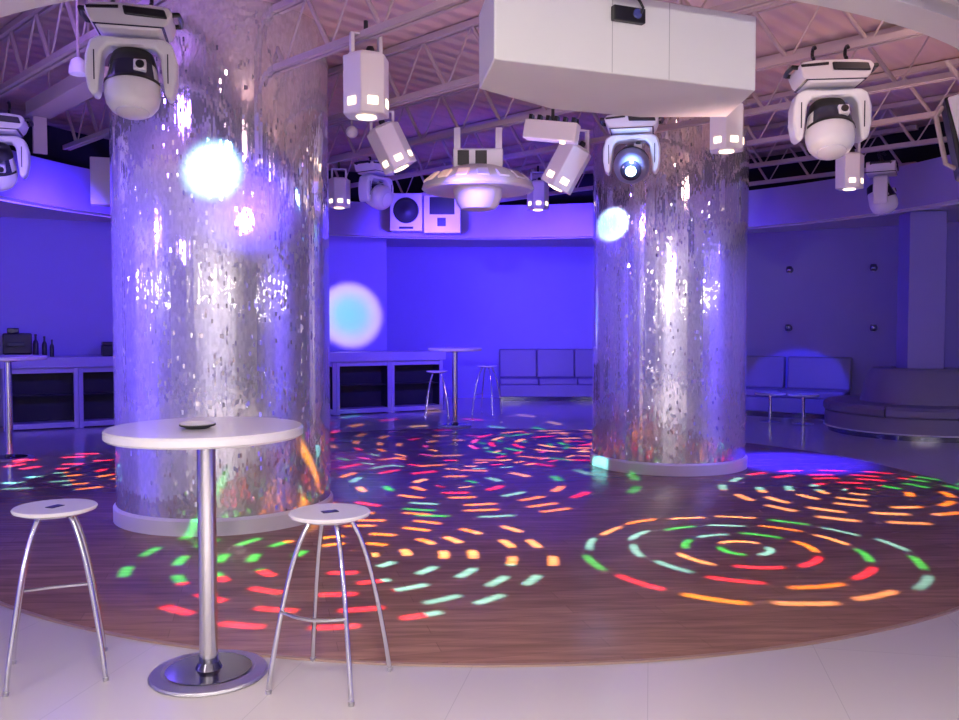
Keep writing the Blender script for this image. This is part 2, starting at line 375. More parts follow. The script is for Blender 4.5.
# ------------------------------------------------------------------ moving head lights
def moving_head(label, loc, yaw=0, tilt=0, scale=1, lens=None, pan=0, shell=None):
    t = thing('moving_head_light', label, 'stage light', loc, (0, 0, math.radians(yaw)), 'moving head stage lights', scale)
    base = MB().prism_y([(-.225,-.035),(-.20,-.01),(-.12,0),(.12,0),(.20,-.01),(.225,-.035),(.20,-.10),(.15,-.14),(-.15,-.14),(-.20,-.10)], -.15, .15).build('base', M['white'], t, bevel=.012)
    MB().prism_y([(-.03,-.018),(.185,-.028),(.20,-.075),(-.02,-.066)], -.165, -.145).build('display_panel', M['black'], base, bevel=.008)
    MB().prism_y([(-.215,-.03),(-.05,-.018),(-.05,-.034),(-.21,-.044)], -.158, -.148).build('edge_strip', M['black'], base)
    MB().prism_y([(-.182,-.118),(.182,-.118),(.176,-.125),(-.176,-.125)], -.1535, .1535).build('lower_seam', M['darkglass'], base)
    for s in (-1, 1):
        MB().tube([(s*.205, -.10, -.035), (s*.25, -.10, -.03), (s*.258, 0, -.03), (s*.25, .10, -.03), (s*.205, .10, -.035)], .014, 10).build('handle', M['black'], base)
    for s in (-1, 1):
        hook = [(s*.10, 0, 0), (s*.10, 0, .05)]+[(s*.10+.0, .035*math.sin(q)*1.0, .085-.035*math.cos(q)) for q in [k*PI/6 for k in range(0, 9)]]
        MB().tube(hook, .011, 8).build('clamp', M['black'], t)
    y = bpy.data.objects.new('yoke_pivot', None)
    arm = [(.0,-.158),(.17,-.158),(.215,-.185),(.238,-.27),(.238,-.37),(.222,-.455),(.195,-.485),(.172,-.46),(.162,-.36),(.15,-.25),(.12,-.21),(0,-.21)]
    yk = MB()
    for s in (1, -1):
        poly = [(s*p[0], p[1]) for p in arm]
        if s < 0: poly = poly[::-1]
        yk.prism_y(poly[::-1], -.075, .075)
    bpy.data.objects.remove(y)
    yoke = yk.build('yoke', M['white'], t, bevel=.018, rot=(0, 0, math.radians(pan)))
    for s in (-1, 1):
        MB().box((s*.19-.002, -.079, -.40), (s*.19+.004, -.074, -.24)).build('arm_seam', M['darkglass'], yoke)
    # head: axis -Z when tilt = 0; tilt swings the front towards -Y
    mt = Matrix.Translation((0, 0, -.385)) @ Matrix.Rotation(math.radians(-tilt), 4, 'X')
    prof = [(0, .165), (.075, .165), (.105, .15), (.118, .11), (.132, .04), (.146, -.03), (.148, -.08), (.138, -.13), (.115, -.165), (.085, -.178)]
    head = MB().lathe(prof, 56, mt).build('head', shell or M['white'], yoke, ang=50)
    MB().lathe([(0, .168), (.078, .168), (.109, .152), (.122, .11), (.129, .078), (.122, .078)], 56, mt).build('rear_cover', M['black'], head, ang=50)
    MB().lathe([(.126, .078), (.131, .078), (.139, .035), (.149, -.018), (.146, -.018)], 20, mt, -PI/2-.95, -PI/2+.95).build('vent_window', M['darkglass'], head)
    MB().lathe([(.149, -.018), (.1515, -.018), (.153, -.034), (.149, -.034)], 40, mt, -PI/2-1.3, -PI/2+1.3).build('head_seam', M['black'], head)
    MB().lathe([(0, .03), (.0, .0)], 8, mt)
    MB().box((.02, -.158, .0), (.085, -.120, .062), mt).build('badge_plate', M['white'], head, bevel=.006)
    MB().lathe([(.022, 0), (.022, .012), (0, .014)], 24, mt @ Matrix.Translation((.055, -.155, .03)) @ Matrix.Rotation(PI/2, 4, 'X')).build('dial', M['black'], head)
    ln = MB().lathe([(.088, -.172), (.086, -.185), (.06, -.196), (0, -.20)], 40, mt).build('lens', M['clear'] if not lens else M['darkglass'], head)
    if lens: MB().lathe([(.045, -.196), (.043, -.204), (0, -.212)], 32, mt).build('lamp', lens, ln)
    return t
p = at_depth(132, 12, 5.1)
moving_head('big white moving head light hanging in front of the left mirrored column', p, 14, 12, 1.03)
p = at_depth(830, 66, 5.9)
moving_head('big white moving head light hanging between the white ceiling box and right picture edge', p, -6, 22, 1.05)
p = at_depth(632, 117, 7.66)
moving_head('moving head light with glowing cyan lens hung just left of the right column top', p, -12, 60, 1.02, M['cyanlens'], 0, mat('blue_haze_shell', (.20, .20, .34, 1), .4, var=.05))  # shell colour carries the blue haze around the lit head
p = at_depth(882, 163, 10.0)
moving_head('small far moving head light at right, hung against the dark band beside a spotlight can', p, 62, 20, 1.0)
p = at_depth(-5, 116, 7.0)
moving_head('moving head light cut by the left picture edge', p, 20, -30, 1.0)
p = at_depth(376, 163, 10.5)
moving_head('distant white moving head light beside the pair of loudspeakers, just right of the left column', p, 55, 70, 1.0)

# ------------------------------------------------------------------ multi-beam effect lights (hexagonal cans)
def effect_light(label, loc, yaw=0, tilt=(0, 0), scale=1, lit=(0, 1, 2), hang=.12):
    t = thing('effect_light', label, 'effect light', loc, (0, 0, math.radians(yaw)), 'hexagonal effect lights', scale)
    piv = Matrix.Translation((0, 0, -.04)) @ Matrix.Rotation(math.radians(tilt[0]), 4, 'Y') @ Matrix.Rotation(math.radians(tilt[1]), 4, 'X')
    hexa = lambda r: [(r*math.cos(k*PI/3), r*math.sin(k*PI/3)) for k in range(6)]
    R = .165
    body = MB().prism(hexa(R), -.40, 0, piv).prism(hexa(R*.8), 0, .02, piv).build('housing', M['white'], t, bevel=.012)
    # bracket that stays vertical
    br = MB()
    for s in (-1, 1):
        br.box((s*.10-.012, -.022, -.12), (s*.10+.012, .022, hang))
    br.box((-.112, -.022, hang-.012), (.112, .022, hang)); br.build('bracket', M['white'], t)
    MB().tube([(0, 0, hang-.01), (0, 0, hang+.09)], .016, 10).build('clamp', M['black'], t)
    MB().lathe([(0, 0), (.028, 0), (.028, .035), (.02, .05), (0, .05)], 20, piv @ Matrix.Translation((.02, -.03, .02))).build('plug', M['black'], t)
    ap_ = R*math.cos(PI/6)
    for i in lit:
        a_ = -PI/2+(i-1)*PI/3
        m_ = piv @ Matrix.Rotation(a_, 4, 'Z') @ Matrix.Translation((ap_+.002, 0, -.315))
        MB().box((-.004, -.036, -.03), (.006, .036, .025), m_).build('lit_window', M['bulb'], t, bevel=.004)
    MB().lathe([(0, -.402), (.075, -.402), (.07, -.412), (0, -.42)], 6, piv).build('bottom_lens', M['bulb'], t)
    return Matrix.Translation(loc) @ Matrix.Rotation(math.radians(yaw), 4, 'Z') @ Matrix.Scale(scale, 4) @ piv @ Vector((0, 0, -.455))
p = at_depth(366, 52, 6.0); E_upright = effect_light('white hexagonal effect light hanging upright just right of the left column top', p, 25, scale=.98)
p = at_depth(382, 124, 7.8); E_tipped_low = effect_light('white effect light hanging tilted below the large upright one right of the left column', p, 10, (-26, 0), .95)
p = at_depth(727, 102, 6.9); E_right_can = effect_light('bright effect light hung right below the right end of the white ceiling box', p, 12, scale=.86)
p = at_depth(850, 152, 8.73); E_slim = effect_light('slim effect light hanging right below the big right moving head', p, -10, scale=.82, lit=(1, 2))
p = at_depth(538, 180, 11.6); E_far = effect_light('faint distant effect light with glowing lamps in front of the blue back wall', p, 0, scale=.88)
p = at_depth(339, 177, 10.5); E_hidden = effect_light('effect light half hidden by the right edge of the left mirrored column', p, 15, scale=.82)
p = at_depth(577, 143, 8.0); E_tipped = effect_light('effect light tipped forward, hanging left of the glowing moving head', p, 20, (24, 18), 1.0, lit=(0, 1))

# ------------------------------------------------------------------ big flower effect light over the dance floor
fl = thing('flower_effect_light', 'wide white mushroom-shaped effect light hanging at the middle of the dance floor', 'effect light', at_depth(478, 188, 8.6))
MB().lathe([(0, .20), (.20, .20), (.30, .17), (.44, .11), (.53, .03), (.545, -.015), (.52, -.035), (.44, -.02), (.25, -.01), (0, -.01)], 72).build('canopy', M['white'], fl)
MB().lathe([(.24, -.01), (.235, -.07), (.205, -.16), (.17, -.205), (.10, -.22), (0, -.225)], 56).build('dome', M['white'], fl)
MB().prism([(-.24, -.12), (.24, -.12), (.24, .12), (-.24, .12)], .18, .36).build('control_box', M['white'], fl, bevel=.015)
for x in (-.14, .03):
    MB().box((x-.055, -.128, .20), (x+.055, -.118, .34)).build('dark_window', M['black'], fl, bevel=.01)
MB().box((.17, -.1, .2), (.23, .1, .56)).build('hanger', M['white'], fl); MB().box((-.23, -.1, .34), (-.17, .1, .56)).build('hanger', M['white'], fl)
for k in range(16):
    a_ = 2*PI*k/16+.1
    m_ = Matrix.Rotation(a_, 4, 'Z') @ Matrix.Translation((.475, 0, .072)) @ Matrix.Rotation(math.radians(40), 4, 'Y')
    MB().box((-.055, -.055, -.008), (.055, .055, .02), m_).build('colour_window', M['pale_amber'] if math.cos(a_) < -.2 else M['clear'], fl, bevel=.006)
# row lamp bar
br = thing('hanging_lamp_bar', 'narrow white light bar hanging slanted below the white ceiling box', 'stage light', at_depth(553, 122, 6.5), (0, math.radians(9), math.radians(-20)))
MB().box((-.20, -.06, -.14), (.20, .06, 0)).build('housing', M['white'], br, bevel=.012)
for k in range(6):
    MB().box((-.18+k*.065, -.03, -.005), (-.155+k*.065, .03, .04)).build('cooling_fin', M['black'], br)
MB().lathe([(0, 0), (.02, 0), (.02, .012), (0, .018)], 20, Matrix.Translation((.11, -.05, -.145)) @ Matrix.Rotation(PI, 4, 'X')).build('lamp', M['bulb'], br)
MB().tube([(0, 0, -.01), (-.071, 0, .45)], .012, 8).build('clamp', M['black'], br)
# small bell and small ball
p = at_depth(78, 58, 5.9)
bl = thing('hanging_bell_lamp', 'small white bell-shaped pendant on a cable left of the big left moving head', 'pendant', p)
MB().lathe([(0, 0), (.022, 0), (.045, -.02), (.056, -.06), (.060, -.105), (.05, -.11), (0, -.10)], 40).build('shade', M['white'], bl)
MB().tube([(0, 0, -.005), (.0, .0, .08), (0, .0, 3.995-p.z)], .009, 8).build('cable', M['steel'], bl)
p = at_depth(352, 132, 8.0)
gb = thing('globe_lamp', 'tiny round white globe behind the upright effect light', 'lamp', p)
MB().lathe([(0, .055)]+[(.055*math.sin(q), .055*math.cos(q)) for q in [k*PI/12 for k in range(1, 12)]]+[(0, -.055)], 32).build('globe', M['white'], gb)
MB().tube([(0, 0, .05), (0, 0, 3.995-p.z)], .008, 8).build('stem', M['steel'], gb)

# ------------------------------------------------------------------ white ceiling box + sensor
ZB = 2.78
pl = [at_height(x, y, ZB) for x, y in ((494, 59), (755.6, 90.7), (727, 117), (640, 117.5), (551, 109), (479, 89))]
ztop = at_depth(745, 16, pl[1].y).z
bx = thing('ceiling_box', 'large cream-white box hanging from the roof at top centre', 'ceiling unit', (pl[0].x, pl[0].y, ZB))
loc = [(q.x-pl[0].x, q.y-pl[0].y) for q in pl]
MB().prism(loc, 0, ztop-ZB).build('housing', M['housing'], bx, bevel=.008)
fd = (pl[1]-pl[0]); fdir = fd.normalized(); fn = Vector((fdir.y, -fdir.x, 0))
fa = math.atan2(fdir.y, fdir.x)
for u in (.42, .64):
    q = fd*u; MB().box((-.0015, -.0012, .004), (.0015, .004, ztop-ZB-.004), Matrix.Translation(q) @ Matrix.Rotation(fa, 4, 'Z')).build('panel_joint', mat('joint_filler', (.45, .44, .43, 1), .6, var=.05), bx)
for u in (.2, .8):
    q = fd*u + Vector((-fn.x, -fn.y, 0))*.25
    MB().tube([(q.x, q.y, ztop-ZB-.01), (q.x, q.y, 3.995-ZB)], .012, 8).build('hanging_rod', M['steel'], bx)
# sensor lies on the front face
def on_face(x, y):
    r = ray(x, y); o = Vector((0, 0, HC)); t = (pl[0]-o).dot(fn)/r.dot(fn); return o+r*t
sq = [on_face(*q) for q in ((610, 6.5), (641, 11), (642.5, 26), (611, 21.5))]
sc0 = (sq[0]+sq[1]+sq[2]+sq[3])/4
w_ = ((sq[1]-sq[0]).length+(sq[2]-sq[3]).length)/4; h_ = ((sq[3]-sq[0]).length+(sq[2]-sq[1]).length)/4
sn = thing('wall_sensor', 'small black sensor box with round blue lens on the white ceiling box', 'sensor', sc0+fn*.001, (0, 0, fa))
MB().box((-w_, -.035, -h_), (w_, 0, h_)).build('case', M['black'], sn, bevel=.005)
MB().lathe([(.022, 0), (.024, .006), (.018, .012), (0, .014)], 28, Matrix.Translation((w_*.45, -.034, .005)) @ Matrix.Rotation(PI/2, 4, 'X')).build('lens', mat('blue_lens', (.06, .07, .25, 1), .15, var=.1), sn)
MB().tube([(w_*.62, -.04, .004), (w_*.68, -.055, .03), (w_*.5, -.05, .06), (w_*.2, -.03, .10), (-.01, -.012, .16), (-.02, -.012, ztop-sc0.z)], .0065, 10).build('cable', M['black'], sn)

# ------------------------------------------------------------------ duct at the left
p0 = at_height(38, 104, 3.45); p1 = at_height(104, 66, 3.45)
dd = (p1-p0); L_ = dd.length
du = thing('ventilation_duct', 'pale box duct with a short drop panel under the joists at far left', 'duct', p0, (0, 0, math.atan2(dd.y, dd.x)))
MB().box((0, -.10, -.11), (L_, .10, 0)).build('duct_run', M['steel'], du, bevel=.006)
MB().box((.0, -.05, -.42), (.03, .06, -.11)).build('drop_panel', M['steel'], du, bevel=.004)
for u in (.3, L_-.3): MB().tube([(u, 0, -.01), (u, 0, .545)], .008, 8).build('hanging_rod', M['steel'], du)

# ------------------------------------------------------------------ loudspeakers
def loudspeaker(label, loc, yaw, w, h, d, kind, tilt=0):
    t = thing('loudspeaker', label, 'loudspeaker', loc, (math.radians(tilt), 0, math.radians(yaw)), None)
    MB().box((-w/2, 0, -h), (w/2, d, 0)).build('cabinet', M['white'], t, bevel=.012)
    if kind != 'plain': MB().box((-.02, d, -h*.6), (.02, d+.38, -h*.5)).box((-w*.3, d*.4, -.01), (-w*.24, d*.6, 3.52-loc.z)).box((w*.24, d*.4, -.01), (w*.3, d*.6, 3.52-loc.z)).build('mounting_bracket', M['steel'], t)
    if kind == 'woofer':
        MB().lathe([(0, .012), (w*.10, .010), (w*.14, .005), (w*.33, .010), (w*.345, .020), (w*.39, .020), (w*.40, .012), (w*.40, -.01), (0, -.01)], 48, Matrix.Translation((0, -.002, -h*.46)) @ Matrix.Rotation(PI/2, 4, 'X')).build('woofer', M['black'], t)
        MB().box((-w*.22, -.004, -h*.95), (w*.22, .004, -h*.89)).build('port', M['black'], t)
    elif kind == 'horn':
        MB().box((-w*.34, -.006, -h*.56), (w*.34, .006, -h*.14)).build('horn', M['black'], t, bevel=.01)
        MB().box((-w*.13, -.006, -h*.84), (w*.10, .006, -h*.64)).build('port', M['black'], t, bevel=.01)
    return t
p = at_depth(406, 193, 13.2); loudspeaker('white loudspeaker with a round dark woofer, left one of the pair above the back bar', p, 0, .48, .56, .35, 'woofer')
p = at_depth(442, 191, 13.2); loudspeaker('white loudspeaker with a dark rectangular horn, right one of the pair above the back bar', p, 0, .55, .62, .35, 'horn')
p = at_depth(102, 157, 10.15); loudspeaker('plain white box fixed to the curved fascia at the left column edge', p, 20, .26, .54, .22, 'plain')
p = at_depth(966, 90, 5.7)
ls = thing('stage_loudspeaker', 'white loudspeaker with a black side panel cut by the right picture edge', 'loudspeaker', p, (0, math.radians(-14), math.radians(-24)))
MB().box((-.11, -.015, -.52), (.20, .02, -.01)).build('front_panel', M['white'], ls, bevel=.012)
MB().prism_y([(-.15, -.50), (-.125, 0), (.22, 0), (.22, -.53), (-.12, -.53)], .02, .36).build('cabinet', M['black'], ls, bevel=.012)
MB().tube([(-.15, .15, -.45), (-.20, .15, -.40), (-.185, .15, -.08), (-.13, .15, -.03)], .016, 10).build('bracket', M['steel'], ls)
MB().tube([(.05, .18, -.01), (-.04, .18, .26)], .016, 10).build('hanging_rod', M['steel'], ls)

# ------------------------------------------------------------------ back bar counter
ca = math.atan2(CD.y, CD.x)
HT = 1.09
ct = thing('bar_worktop', 'long white counter slab running along the back wall over the open units', 'counter', cpt(0), (0, 0, ca))
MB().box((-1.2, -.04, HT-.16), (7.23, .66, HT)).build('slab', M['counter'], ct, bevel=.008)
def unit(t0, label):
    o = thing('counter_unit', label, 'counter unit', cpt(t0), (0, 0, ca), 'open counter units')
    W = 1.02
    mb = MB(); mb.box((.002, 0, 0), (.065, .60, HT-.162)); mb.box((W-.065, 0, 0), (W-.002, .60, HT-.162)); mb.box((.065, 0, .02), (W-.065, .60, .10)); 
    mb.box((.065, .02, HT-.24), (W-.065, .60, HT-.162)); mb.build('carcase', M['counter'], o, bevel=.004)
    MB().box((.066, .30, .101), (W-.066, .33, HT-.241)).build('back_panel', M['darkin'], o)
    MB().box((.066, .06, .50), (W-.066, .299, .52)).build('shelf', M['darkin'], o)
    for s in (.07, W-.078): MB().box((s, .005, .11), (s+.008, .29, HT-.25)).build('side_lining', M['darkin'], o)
    return o
unit(.05, 'open white counter unit at far left, behind the tall cocktail table pole')
unit(1.07, 'open white counter unit just left of the big mirrored column')
unit(4.13, 'counter unit mostly hidden behind the big mirrored column, end panel showing')
unit(5.15, 'open white counter unit just right of the left column, under the round light disc')
unit(6.17, 'open white counter unit at the right end of the back counter')
# things on the counter
def counter_thing(name, label, cat, t, n, parts):
    o = thing(name, label, cat, cpt(t, n)+Vector((0, 0, HT)), (0, 0, ca))
    for nm, mb, m, bv in parts: mb.build(nm, m, o, bevel=bv)
    return o
counter_thing('coffee_machine', 'bulky black machine on the counter at the left picture edge', 'machine', .18, .25, [
    ('body', MB().box((-.12, -.18, .05), (.27, .2, .36)), M['black'], .02), ('drip_tray', MB().box((-.1, -.22, 0), (.25, .2, .05)), M['darkglass'], .008),
    ('bean_hopper', MB().prism([(-.06, -.1), (.1, -.1), (.1, .1), (-.06, .1)], .36, .44), M['darkglass'], .015), ('spout', MB().box((-.05, -.25, .17), (.17, -.18, .23)), M['darkglass'], .01)])
bot = [(0, 0), (.036, 0), (.038, .01), (.038, .19), (.03, .225), (.015, .25), (.014, .31), (.016, .312), (.016, .325), (0, .325)]
for t_, n_, s_, lb in ((.50, .22, 1.05, 'tall dark bottle standing right beside the black machine on the counter'), (.62, .3, .95, 'middle dark bottle of the three on the left counter'), (.72, .18, .8, 'shortest dark bottle, right end of the group on the left counter')):
    o = thing('bottle', lb, 'bottle', cpt(t_, n_)+Vector((0, 0, HT)), (0, 0, 0), 'dark bottles on the left counter', s_)
    MB().lathe(bot[:7], 24).build('body', M['darkglass'], o); MB().lathe([(0, .30), (.017, .30), (.017, .33), (0, .33)], 16).build('cap', M['black'], o)
counter_thing('cash_register', 'low dark box on the counter touching the left column edge', 'box', 1.62, .25, [
    ('body', MB().box((-.2, -.16, 0), (.2, .16, .17)), M['black'], .015), ('lid', MB().prism([(-.19, -.13), (.19, -.13), (.19, .15), (-.19, .15)], .17, .22), M['black'], .01)])

# ------------------------------------------------------------------ cocktail tables, distant stools
q = at_height(10, 459, 0); bar_table('tall white cocktail table at far left in front of the counter', (q.x, q.y, 0), 1.215, .42)
q = at_height(455, 426, 0); bar_table('distant tall cocktail table in front of the right end of the back counter', (q.x, q.y, 0), 1.22, .42)
q = at_height(487, 413, 0); stool('distant bar stool right of the far cocktail table', (q.x, q.y-.2, 0), 20, 1, h=.86)
q = at_height(434, 418, 0); stool('distant bar stool left of the far cocktail table, in front of the end counter unit', (q.x+.05, q.y, 0), 50, 1, h=.80)

# ------------------------------------------------------------------ lounge seating
def banquette(label, loc, yaw, length, seams, bh=1.06, gaps=()):
    t = thing('banquette', label, 'sofa', loc, (0, 0, math.radians(yaw)))
    MB().box((0, .03, 0), (length, .80, .09)).build('plinth', M['basedark'], t)
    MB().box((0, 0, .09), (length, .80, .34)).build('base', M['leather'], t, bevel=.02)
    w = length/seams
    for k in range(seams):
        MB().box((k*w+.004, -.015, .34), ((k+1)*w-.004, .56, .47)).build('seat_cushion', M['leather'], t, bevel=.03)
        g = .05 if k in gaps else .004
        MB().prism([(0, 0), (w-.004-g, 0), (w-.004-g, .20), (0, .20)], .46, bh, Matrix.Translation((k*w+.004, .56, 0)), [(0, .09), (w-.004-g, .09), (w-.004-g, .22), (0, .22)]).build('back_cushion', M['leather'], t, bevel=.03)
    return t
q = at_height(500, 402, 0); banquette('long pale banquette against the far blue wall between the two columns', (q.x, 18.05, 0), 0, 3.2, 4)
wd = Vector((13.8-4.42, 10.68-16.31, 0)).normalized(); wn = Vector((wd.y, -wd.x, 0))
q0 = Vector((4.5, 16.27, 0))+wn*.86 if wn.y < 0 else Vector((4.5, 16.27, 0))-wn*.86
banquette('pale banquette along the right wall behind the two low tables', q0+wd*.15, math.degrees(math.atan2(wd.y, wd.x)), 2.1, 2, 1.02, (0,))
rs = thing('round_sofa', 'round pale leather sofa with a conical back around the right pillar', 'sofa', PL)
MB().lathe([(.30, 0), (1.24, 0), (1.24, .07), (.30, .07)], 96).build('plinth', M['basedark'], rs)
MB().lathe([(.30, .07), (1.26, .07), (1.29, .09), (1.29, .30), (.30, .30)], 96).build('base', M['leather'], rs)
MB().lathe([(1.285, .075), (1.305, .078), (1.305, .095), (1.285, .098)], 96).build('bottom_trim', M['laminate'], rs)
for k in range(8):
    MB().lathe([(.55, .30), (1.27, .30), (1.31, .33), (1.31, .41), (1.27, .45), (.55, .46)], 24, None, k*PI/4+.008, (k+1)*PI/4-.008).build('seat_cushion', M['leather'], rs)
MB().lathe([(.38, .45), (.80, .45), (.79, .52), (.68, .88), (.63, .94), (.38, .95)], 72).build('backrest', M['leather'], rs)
MB().box((-.02, -1.33, 0), (.02, -1.29, .06)).build('foot', M['chrome'], rs)
def low_table(label, x, y):
    q = at_height(x, y, 0); t = thing('low_table', label, 'table', (q.x, q.y, 0))
    MB().lathe([(0, .445), (.235, .445), (.24, .452), (.24, .468), (.232, .475), (0, .475)], 56).build('tabletop', M['laminate'], t)
    MB().lathe([(0, .01), (.025, .01), (.025, .45), (0, .45)], 24).build('pole', M['chrome'], t)
    MB().lathe([(0, 0), (.16, 0), (.165, .008), (.03, .022), (0, .022)], 48).build('base_plate', M['chrome'], t)
low_table('low white table nearest the right mirrored column', 770, 422)
low_table('low white table between the other low table and the round sofa', 803, 424)

# ------------------------------------------------------------------ wall lamps on the right wall
w0 = Vector((4.42, 16.31, 0)); wroom = Vector((wd.y, -wd.x, 0)); wroom = wroom if wroom.y < 0 else -wroom
def on_wall(x, y):
    r = ray(x, y); o = Vector((0, 0, HC)); t = (w0-o).dot(wroom)/r.dot(wroom); return o+r*t
for x, y, lb in ((790, 270, 'small chrome wall lamp, upper one nearer the right column'), (874, 268, 'small chrome wall lamp, upper one nearer the pillar'),
                 (789, 328, 'small chrome wall lamp, lower one nearer the right column'), (874, 328, 'small chrome wall lamp, lower one nearer the pillar')):
    q = on_wall(x, y); yaw = math.atan2(wroom.y, wroom.x)+PI/2
    o = thing('wall_lamp', lb, 'wall lamp', q, (0, 0, yaw), 'wall lamps on the right wall')
    MB().lathe([(0, .0), (.06, 0), (.06, .015), (0, .02)], 28, Matrix.Rotation(PI/2, 4, 'X')).build('wall_plate', M['basedark'], o)
    MB().lathe([(0, -.05), (.045, -.05), (.06, 0), (.045, .06), (0, .065)], 32, Matrix.Translation((0, -.06, 0))).build('shade', M['basedark'], o)
    MB().lathe([(0, -.052), (.03, -.052), (0, -.07)], 24, Matrix.Translation((0, -.06, 0))).build('glass', M['clear'], o)

# ------------------------------------------------------------------ lights
def aim(o, target):
    d = Vector(target)-o.location; o.rotation_euler = d.to_track_quat('-Z', 'Y').to_euler()
def light(kind, name, loc, energy, color, target=None, size=.3, angle=60, blend=.3, size_y=None, spread=None):
    ld = bpy.data.lights.new(name, kind); ld.energy = energy; ld.color = color
    o = bpy.data.objects.new(name, ld); C.objects.link(o); o.location = loc
    if kind == 'AREA':
        ld.shape = 'DISK' if size_y is None else 'RECTANGLE'; ld.size = size
        if size_y: ld.size_y = size_y
        if spread: ld.spread = math.radians(spread)
    else:
        ld.shadow_soft_size = size
    if kind == 'SPOT': ld.spot_size = math.radians(angle); ld.spot_blend = blend
    if target is not None: aim(o, target)
    return o
class G:
    """small helper that writes math nodes into a lamp's node tree"""
    def __init__(s, nt): s.nt = nt
    def put(s, node, i, x):
        if isinstance(x, (int, float)): node.inputs[i].default_value = x
        else: s.nt.links.new(x, node.inputs[i])
    def m(s, op, *a):
        n = s.nt.nodes.new('ShaderNodeMath'); n.operation = op
        for i, x in enumerate(a): s.put(n, i, x)
        return n.outputs[0]
    def wn(s, x, y):
        c = s.nt.nodes.new('ShaderNodeCombineXYZ'); s.put(c, 0, x); s.put(c, 1, y)
        n = s.nt.nodes.new('ShaderNodeTexWhiteNoise'); n.noise_dimensions = '2D'; s.nt.links.new(c.outputs[0], n.inputs['Vector']); return n.outputs['Value']
    def step(s, e0, e1, x):
        n = s.nt.nodes.new('ShaderNodeMapRange'); n.interpolation_type = 'SMOOTHSTEP'
        for i, v in ((0, x), (1, e0), (2, e1), (3, 0.0), (4, 1.0)): s.put(n, i, v)
        return n.outputs[0]
    def ramp(s, x, stops, constant=True):
        n = s.nt.nodes.new('ShaderNodeValToRGB'); r = n.color_ramp; r.interpolation = 'CONSTANT' if constant else 'LINEAR'
        while len(r.elements) > 1: r.elements.remove(r.elements[-1])
        r.elements[0].position = stops[0][0]; r.elements[0].color = stops[0][1]
        for p_, c_ in stops[1:]:
            e = r.elements.new(p_); e.color = c_
        s.nt.links.new(x, n.inputs[0]); return n.outputs[0]
def lamp_space(ld):
    ld.use_nodes = True; nt = ld.node_tree; g = G(nt)
    tc = nt.nodes.new('ShaderNodeTexCoord'); sx = nt.nodes.new('ShaderNodeSeparateXYZ'); nt.links.new(tc.outputs['Normal'], sx.inputs[0])
    z = g.m('ABSOLUTE', sx.outputs[2])
    return nt, g, g.m('DIVIDE', sx.outputs[0], z), g.m('DIVIDE', sx.outputs[1], z)
OR, YW, RD, GR, CY, MG = (1, .34, .008, 1), (1, .52, .17, 1), (1, .03, .06, 1), (.025, .62, .07, 1), (.15, .62, .60, 1), (.9, .1, .6, 1)
MIXED = [(0, OR), (.24, YW), (.46, RD), (.64, GR), (.82, CY)]
def gobo(name, loc, target, radius, energy, rings=4, seg0=3, segstep=3.6, fill=.75, thick=.42, keep=.85, colours=MIXED, by_angle=None, seed=0.0, angle_off=0.0, swirl=0.0, inner=.1):
    """a projector lamp throwing coloured dashes on concentric rings; radius = on-target radius in metres"""
    dist = (Vector(target)-Vector(loc)).length; pr = radius/dist
    o = light('SPOT', name, loc, energy, (1, 1, 1), target, .012, 2*math.degrees(math.atan(pr*1.25)), .02)
    nt, g, px, py = lamp_space(o.data)
    r = g.m('DIVIDE', g.m('SQRT', g.m('ADD', g.m('MULTIPLY', px, px), g.m('MULTIPLY', py, py))), pr)
    a_ = g.m('ARCTAN2', py, px)
    q = g.m('MULTIPLY', r, rings); ri = g.m('FLOOR', q); fr = g.m('SUBTRACT', q, ri)
    n = g.m('FLOOR', g.m('ADD', g.m('MULTIPLY', ri, segstep), seg0))
    rot = g.m('ADD', g.wn(g.m('ADD', ri, seed+.5), 3.7), angle_off)
    an = g.m('FRACT', g.m('ADD', g.m('ADD', g.m('DIVIDE', a_, 2*PI), rot), g.m('MULTIPLY', fr, swirl)))
    sg = g.m('MULTIPLY', an, n); si = g.m('FLOOR', sg); fs_ = g.m('SUBTRACT', sg, si)
    # radial offset of each dash inside its ring
    dr = g.m('MULTIPLY', g.m('SUBTRACT', g.wn(g.m('ADD', ri, seed+9.5), si), .5), .35)
    er = g.m('ABSOLUTE', g.m('SUBTRACT', g.m('SUBTRACT', fr, .5), dr))
    ea = g.m('ABSOLUTE', g.m('SUBTRACT', fs_, .5))
    mk = g.m('MULTIPLY', g.step(thick/2, thick/2*.2, er), g.step(fill/2, fill/2*.55, ea))
    mk = g.m('MULTIPLY', mk, g.m('LESS_THAN', g.wn(g.m('ADD', ri, seed+.25), g.m('ADD', si, 7.3)), keep))
    mk = g.m('MULTIPLY', mk, g.m('LESS_THAN', r, .999)); mk = g.m('MULTIPLY', mk, g.m('GREATER_THAN', r, inner))
    if by_angle:
        col = g.ramp(g.m('FRACT', g.m('ADD', g.m('DIVIDE', a_, 2*PI), 1.0)), by_angle)
    else:
        col = g.ramp(g.wn(g.m('ADD', ri, seed+.75), g.m('ADD', si, 1.9)), colours)
    em = nt.nodes['Emission']; nt.links.new(col, em.inputs['Color']); nt.links.new(mk, em.inputs['Strength'])
    return o
